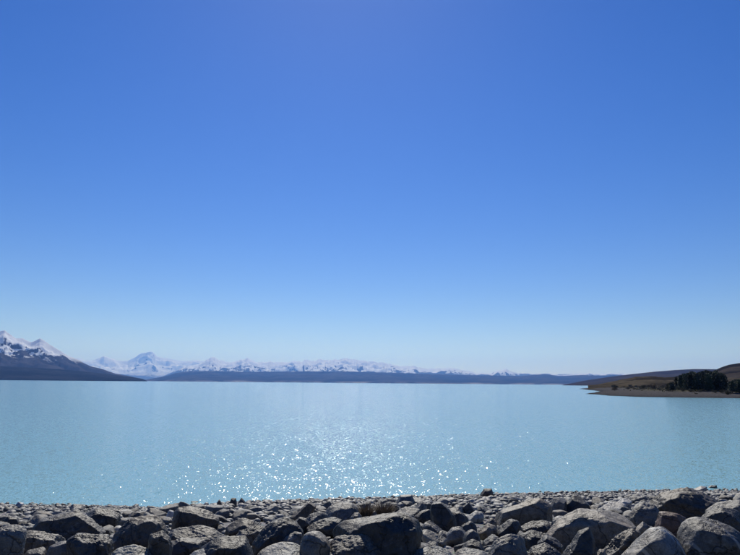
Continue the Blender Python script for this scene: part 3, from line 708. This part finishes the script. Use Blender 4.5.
def leaf_cloud(pts, size, r):
    n = len(pts); a = r.normal(size=(n, 3)); a /= np.linalg.norm(a, axis=1)[:, None]
    b = np.cross(a, r.normal(size=(n, 3))); b /= np.linalg.norm(b, axis=1)[:, None]
    s = size * r.uniform(.6, 1.3, n)[:, None]
    V = np.stack([pts - a * s, pts - b * s * .55, pts + a * s, pts + b * s * .55], 1).reshape(-1, 3)
    return V, np.arange(4 * n).reshape(-1, 4)
def limb_mesh(paths):
    V, F = [], []
    for pts, r0, r1 in paths:
        n = len(V)
        for j, p in enumerate(pts):
            rr = r0 + (r1 - r0) * j / (len(pts) - 1)
            for k in range(6): V.append((p[0] + rr * math.cos(k * 1.047), p[1] + rr * math.sin(k * 1.047), p[2]))
        for j in range(len(pts) - 1):
            for k in range(6): F.append((n + j * 6 + k, n + j * 6 + (k + 1) % 6, n + j * 6 + 6 + (k + 1) % 6, n + j * 6 + 6 + k))
    return np.array(V), np.array(F)
def pine_proto(seed):
    r = np.random.default_rng(seed); H = 10.0; paths = [([(0, 0, -.3), (.1, 0, 3), (0, .1, 6.5), (0, 0, 9.4)], .26, .05)]; pts = []
    for k in range(34):
        z = 1.0 + 8.6 * (k / 34) ** .9; L = (1 - z / H) ** .55 * 2.7 * r.uniform(.65, 1.15) + .25; a = k * 2.4 + r.normal(0, .3)
        e = (math.cos(a) * L, math.sin(a) * L, z + .25 * L); paths.append(([(0, 0, z), (e[0] * .5, e[1] * .5, z + .05 * L), e], .07, .015))
        m = int(40 + 26 * L); t = r.uniform(.2, 1.05, m) ** .8
        pts.append(np.stack([e[0] * t, e[1] * t, z + .25 * L * t], 1) + r.normal(size=(m, 3)) * (.18 + .14 * L))
    return limb_mesh(paths), leaf_cloud(np.concatenate(pts), .30, r)
def shrub_proto(seed):
    r = np.random.default_rng(seed); paths, pts = [], []
    for k in range(9):
        a = k * .7 + r.normal(0, .2); L = r.uniform(.5, 1); e = (math.cos(a) * L * .8, math.sin(a) * L * .8, r.uniform(.7, 1.5))
        paths.append(([(0, 0, -.1), (e[0] * .4, e[1] * .4, e[2] * .5), e], .05, .012))
        m = 90; pts.append(np.array(e) + r.normal(size=(m, 3)) * np.array([.3, .3, .26]))
    return limb_mesh(paths), leaf_cloud(np.concatenate(pts), .12, r)
PP = []
for k in range(4):
    (tv, tfc), (cv, cf) = pine_proto(20 + k)
    PP.append((mesh('trunk', tv, tfc, bark), mesh('crown', cv, cf, needle, False)))
SP = []
for k in range(3):
    (tv, tfc), (cv, cf) = shrub_proto(30 + k)
    SP.append((mesh('stems', tv, tfc, bark), mesh('foliage', cv, cf, olive, False), mesh('foliage', cv, cf, rusty, False)))
def land_hit(px, D):
    d = ray(px, 386.0); a = math.atan2(d[0], d[1]); x, y = math.sin(a) * D, math.cos(a) * D
    return x, y, float(pen_z(np.array([x]), np.array([y]))[0])
def pine(px, D, top, label, group, wide=1.0):
    x, y, z = land_hit(px, D); h = (CAM_Z + D * az_el(px, top)[1]) - z
    root = obj('pine_tree', None, None, (x, y, z - .1)); k = random.randrange(4); s = h / 10.0
    root.scale = (s * wide, s * wide, s); root.rotation_euler = (0, 0, random.uniform(0, 6.28))
    obj('trunk', PP[k][0], root); obj('crown', PP[k][1], root); tag(root, label, 'tree', group)
clump = [(678, 376), (681, 374.2), (684.5, 373.4), (688, 372.4), (691.5, 371.6), (695, 371.8), (698.5, 370.8), (702, 371.2), (705.5, 370.6), (709, 370.9), (712.5, 371.2), (716, 371), (719.5, 372.2), (723, 373.6), (725, 377)]
for row, dd, jt in ((0, 352, .0), (1, 366, .6), (2, 380, -.3)):
    for j, (px, top) in enumerate(clump):
        if row == 0 and j in (0, 1, 2, 13, 14): continue
        pine(px + (row - 1) * 1.3 + random.uniform(-.8, .8), dd + random.uniform(-5, 5), top + jt + random.uniform(-.9, 2.4) + (1.2 if row == 0 else 0),
             'dark pine in the dense clump on the point', 'pines in the dense clump on the point', .9)
pine(668.5, 343, 383, 'small dark pine standing apart left of the clump', None, 1.5)
pine(672, 340, 381.5, 'taller of the two small pines left of the clump', None, 1.5)
for px, t_ in ((732, 380.5), (735.5, 379.3), (739, 379), (743, 378)):
    pine(px, 345 + random.uniform(-6, 6), t_, 'dark pine in the row at the right edge beyond the clump', 'pines in the row at the right edge', 1.35)
def shrub(px, D, hgt, kind, label, group):
    x, y, z = land_hit(px, D); root = obj('shrub', None, None, (x, y, z - .1)); k = random.randrange(3); s = hgt / 1.6
    root.scale = (s * random.uniform(1, 1.7), s * random.uniform(1, 1.7), s); root.rotation_euler = (0, 0, random.uniform(0, 6.28))
    obj('stems', SP[k][0], root); obj('foliage', SP[k][1 + kind], root); tag(root, label, 'shrub', group)
for k in range(24):
    px = random.uniform(612, 676); shrub(px, random.uniform(430, 760), random.uniform(1.2, 3.0), 1 if random.random() < .6 else 0,
        'dull olive and brown scrub bush on the ridge left of the pines', 'scrub bushes left of the pines')
for k in range(14):
    px = random.uniform(678, 728); shrub(px, random.uniform(330, 345), random.uniform(.8, 1.6), 0,
        'low dark bush at the foot of the pine clump', 'bushes at the foot of the pine clump')

# tussock grass over the point, far too much to count
r_ = np.random.default_rng(8)
tx_ = r_.uniform(110, 520, 26000); ty_ = 200 + 560 * r_.uniform(0, 1, 26000) ** 1.3
tz_ = pen_z(tx_, ty_); k_ = (tz_ > 2.6 + r_.normal(0, .5, len(tz_))) & (tx_ / ty_ < 0.75) & (tx_ / ty_ > 0.3)
tp = np.stack([tx_, ty_, tz_], 1)[k_][:9000]
pts = np.repeat(tp, 5, 0) + r_.normal(size=(len(tp) * 5, 3)) * np.array([.35, .35, .12]) + np.array([0, 0, .25])
cv, cf = leaf_cloud(pts, .42, r_)
o = obj('tussock_grass', mesh('tussock_grass', cv, cf, plain_material('tussock_straw', (0.10, 0.08, 0.045), (0.19, 0.155, 0.09), 0.15), False))
tag(o, 'dry tussock grass covering the low point across the water', 'grass', kind='stuff')

# ------------------------------------------------------------------ the air
def haze():
    L, zb, zt = 98000.0, -4.0, 3600.0
    v = np.array([(x, y, z) for x in (-L, L) for y in (-L, L) for z in (zb, zt)], float)
    f = np.array([(0, 1, 3, 2), (4, 6, 7, 5), (0, 4, 5, 1), (2, 3, 7, 6), (0, 2, 6, 4), (1, 5, 7, 3)])
    m = bpy.data.materials.new('haze_air'); m.use_nodes = True; t = m.node_tree; t.nodes.clear()
    out = t.nodes.new('ShaderNodeOutputMaterial'); pv = t.nodes.new('ShaderNodeVolumePrincipled')
    pv.inputs['Color'].default_value = (0.15, 0.36, 1.0, 1); pv.inputs['Absorption Color'].default_value = (0.5, 0.5, 0.5, 1); pv.inputs['Density'].default_value = HAZE_DENSITY
    pv.inputs['Anisotropy'].default_value = 0.4
    t.links.new(pv.outputs[0], out.inputs['Volume'])
    o = obj('haze', mesh('haze', v, f, m, False))
    tag(o, 'thin blue air between the shore and the far mountains', 'haze', kind='stuff')
haze()
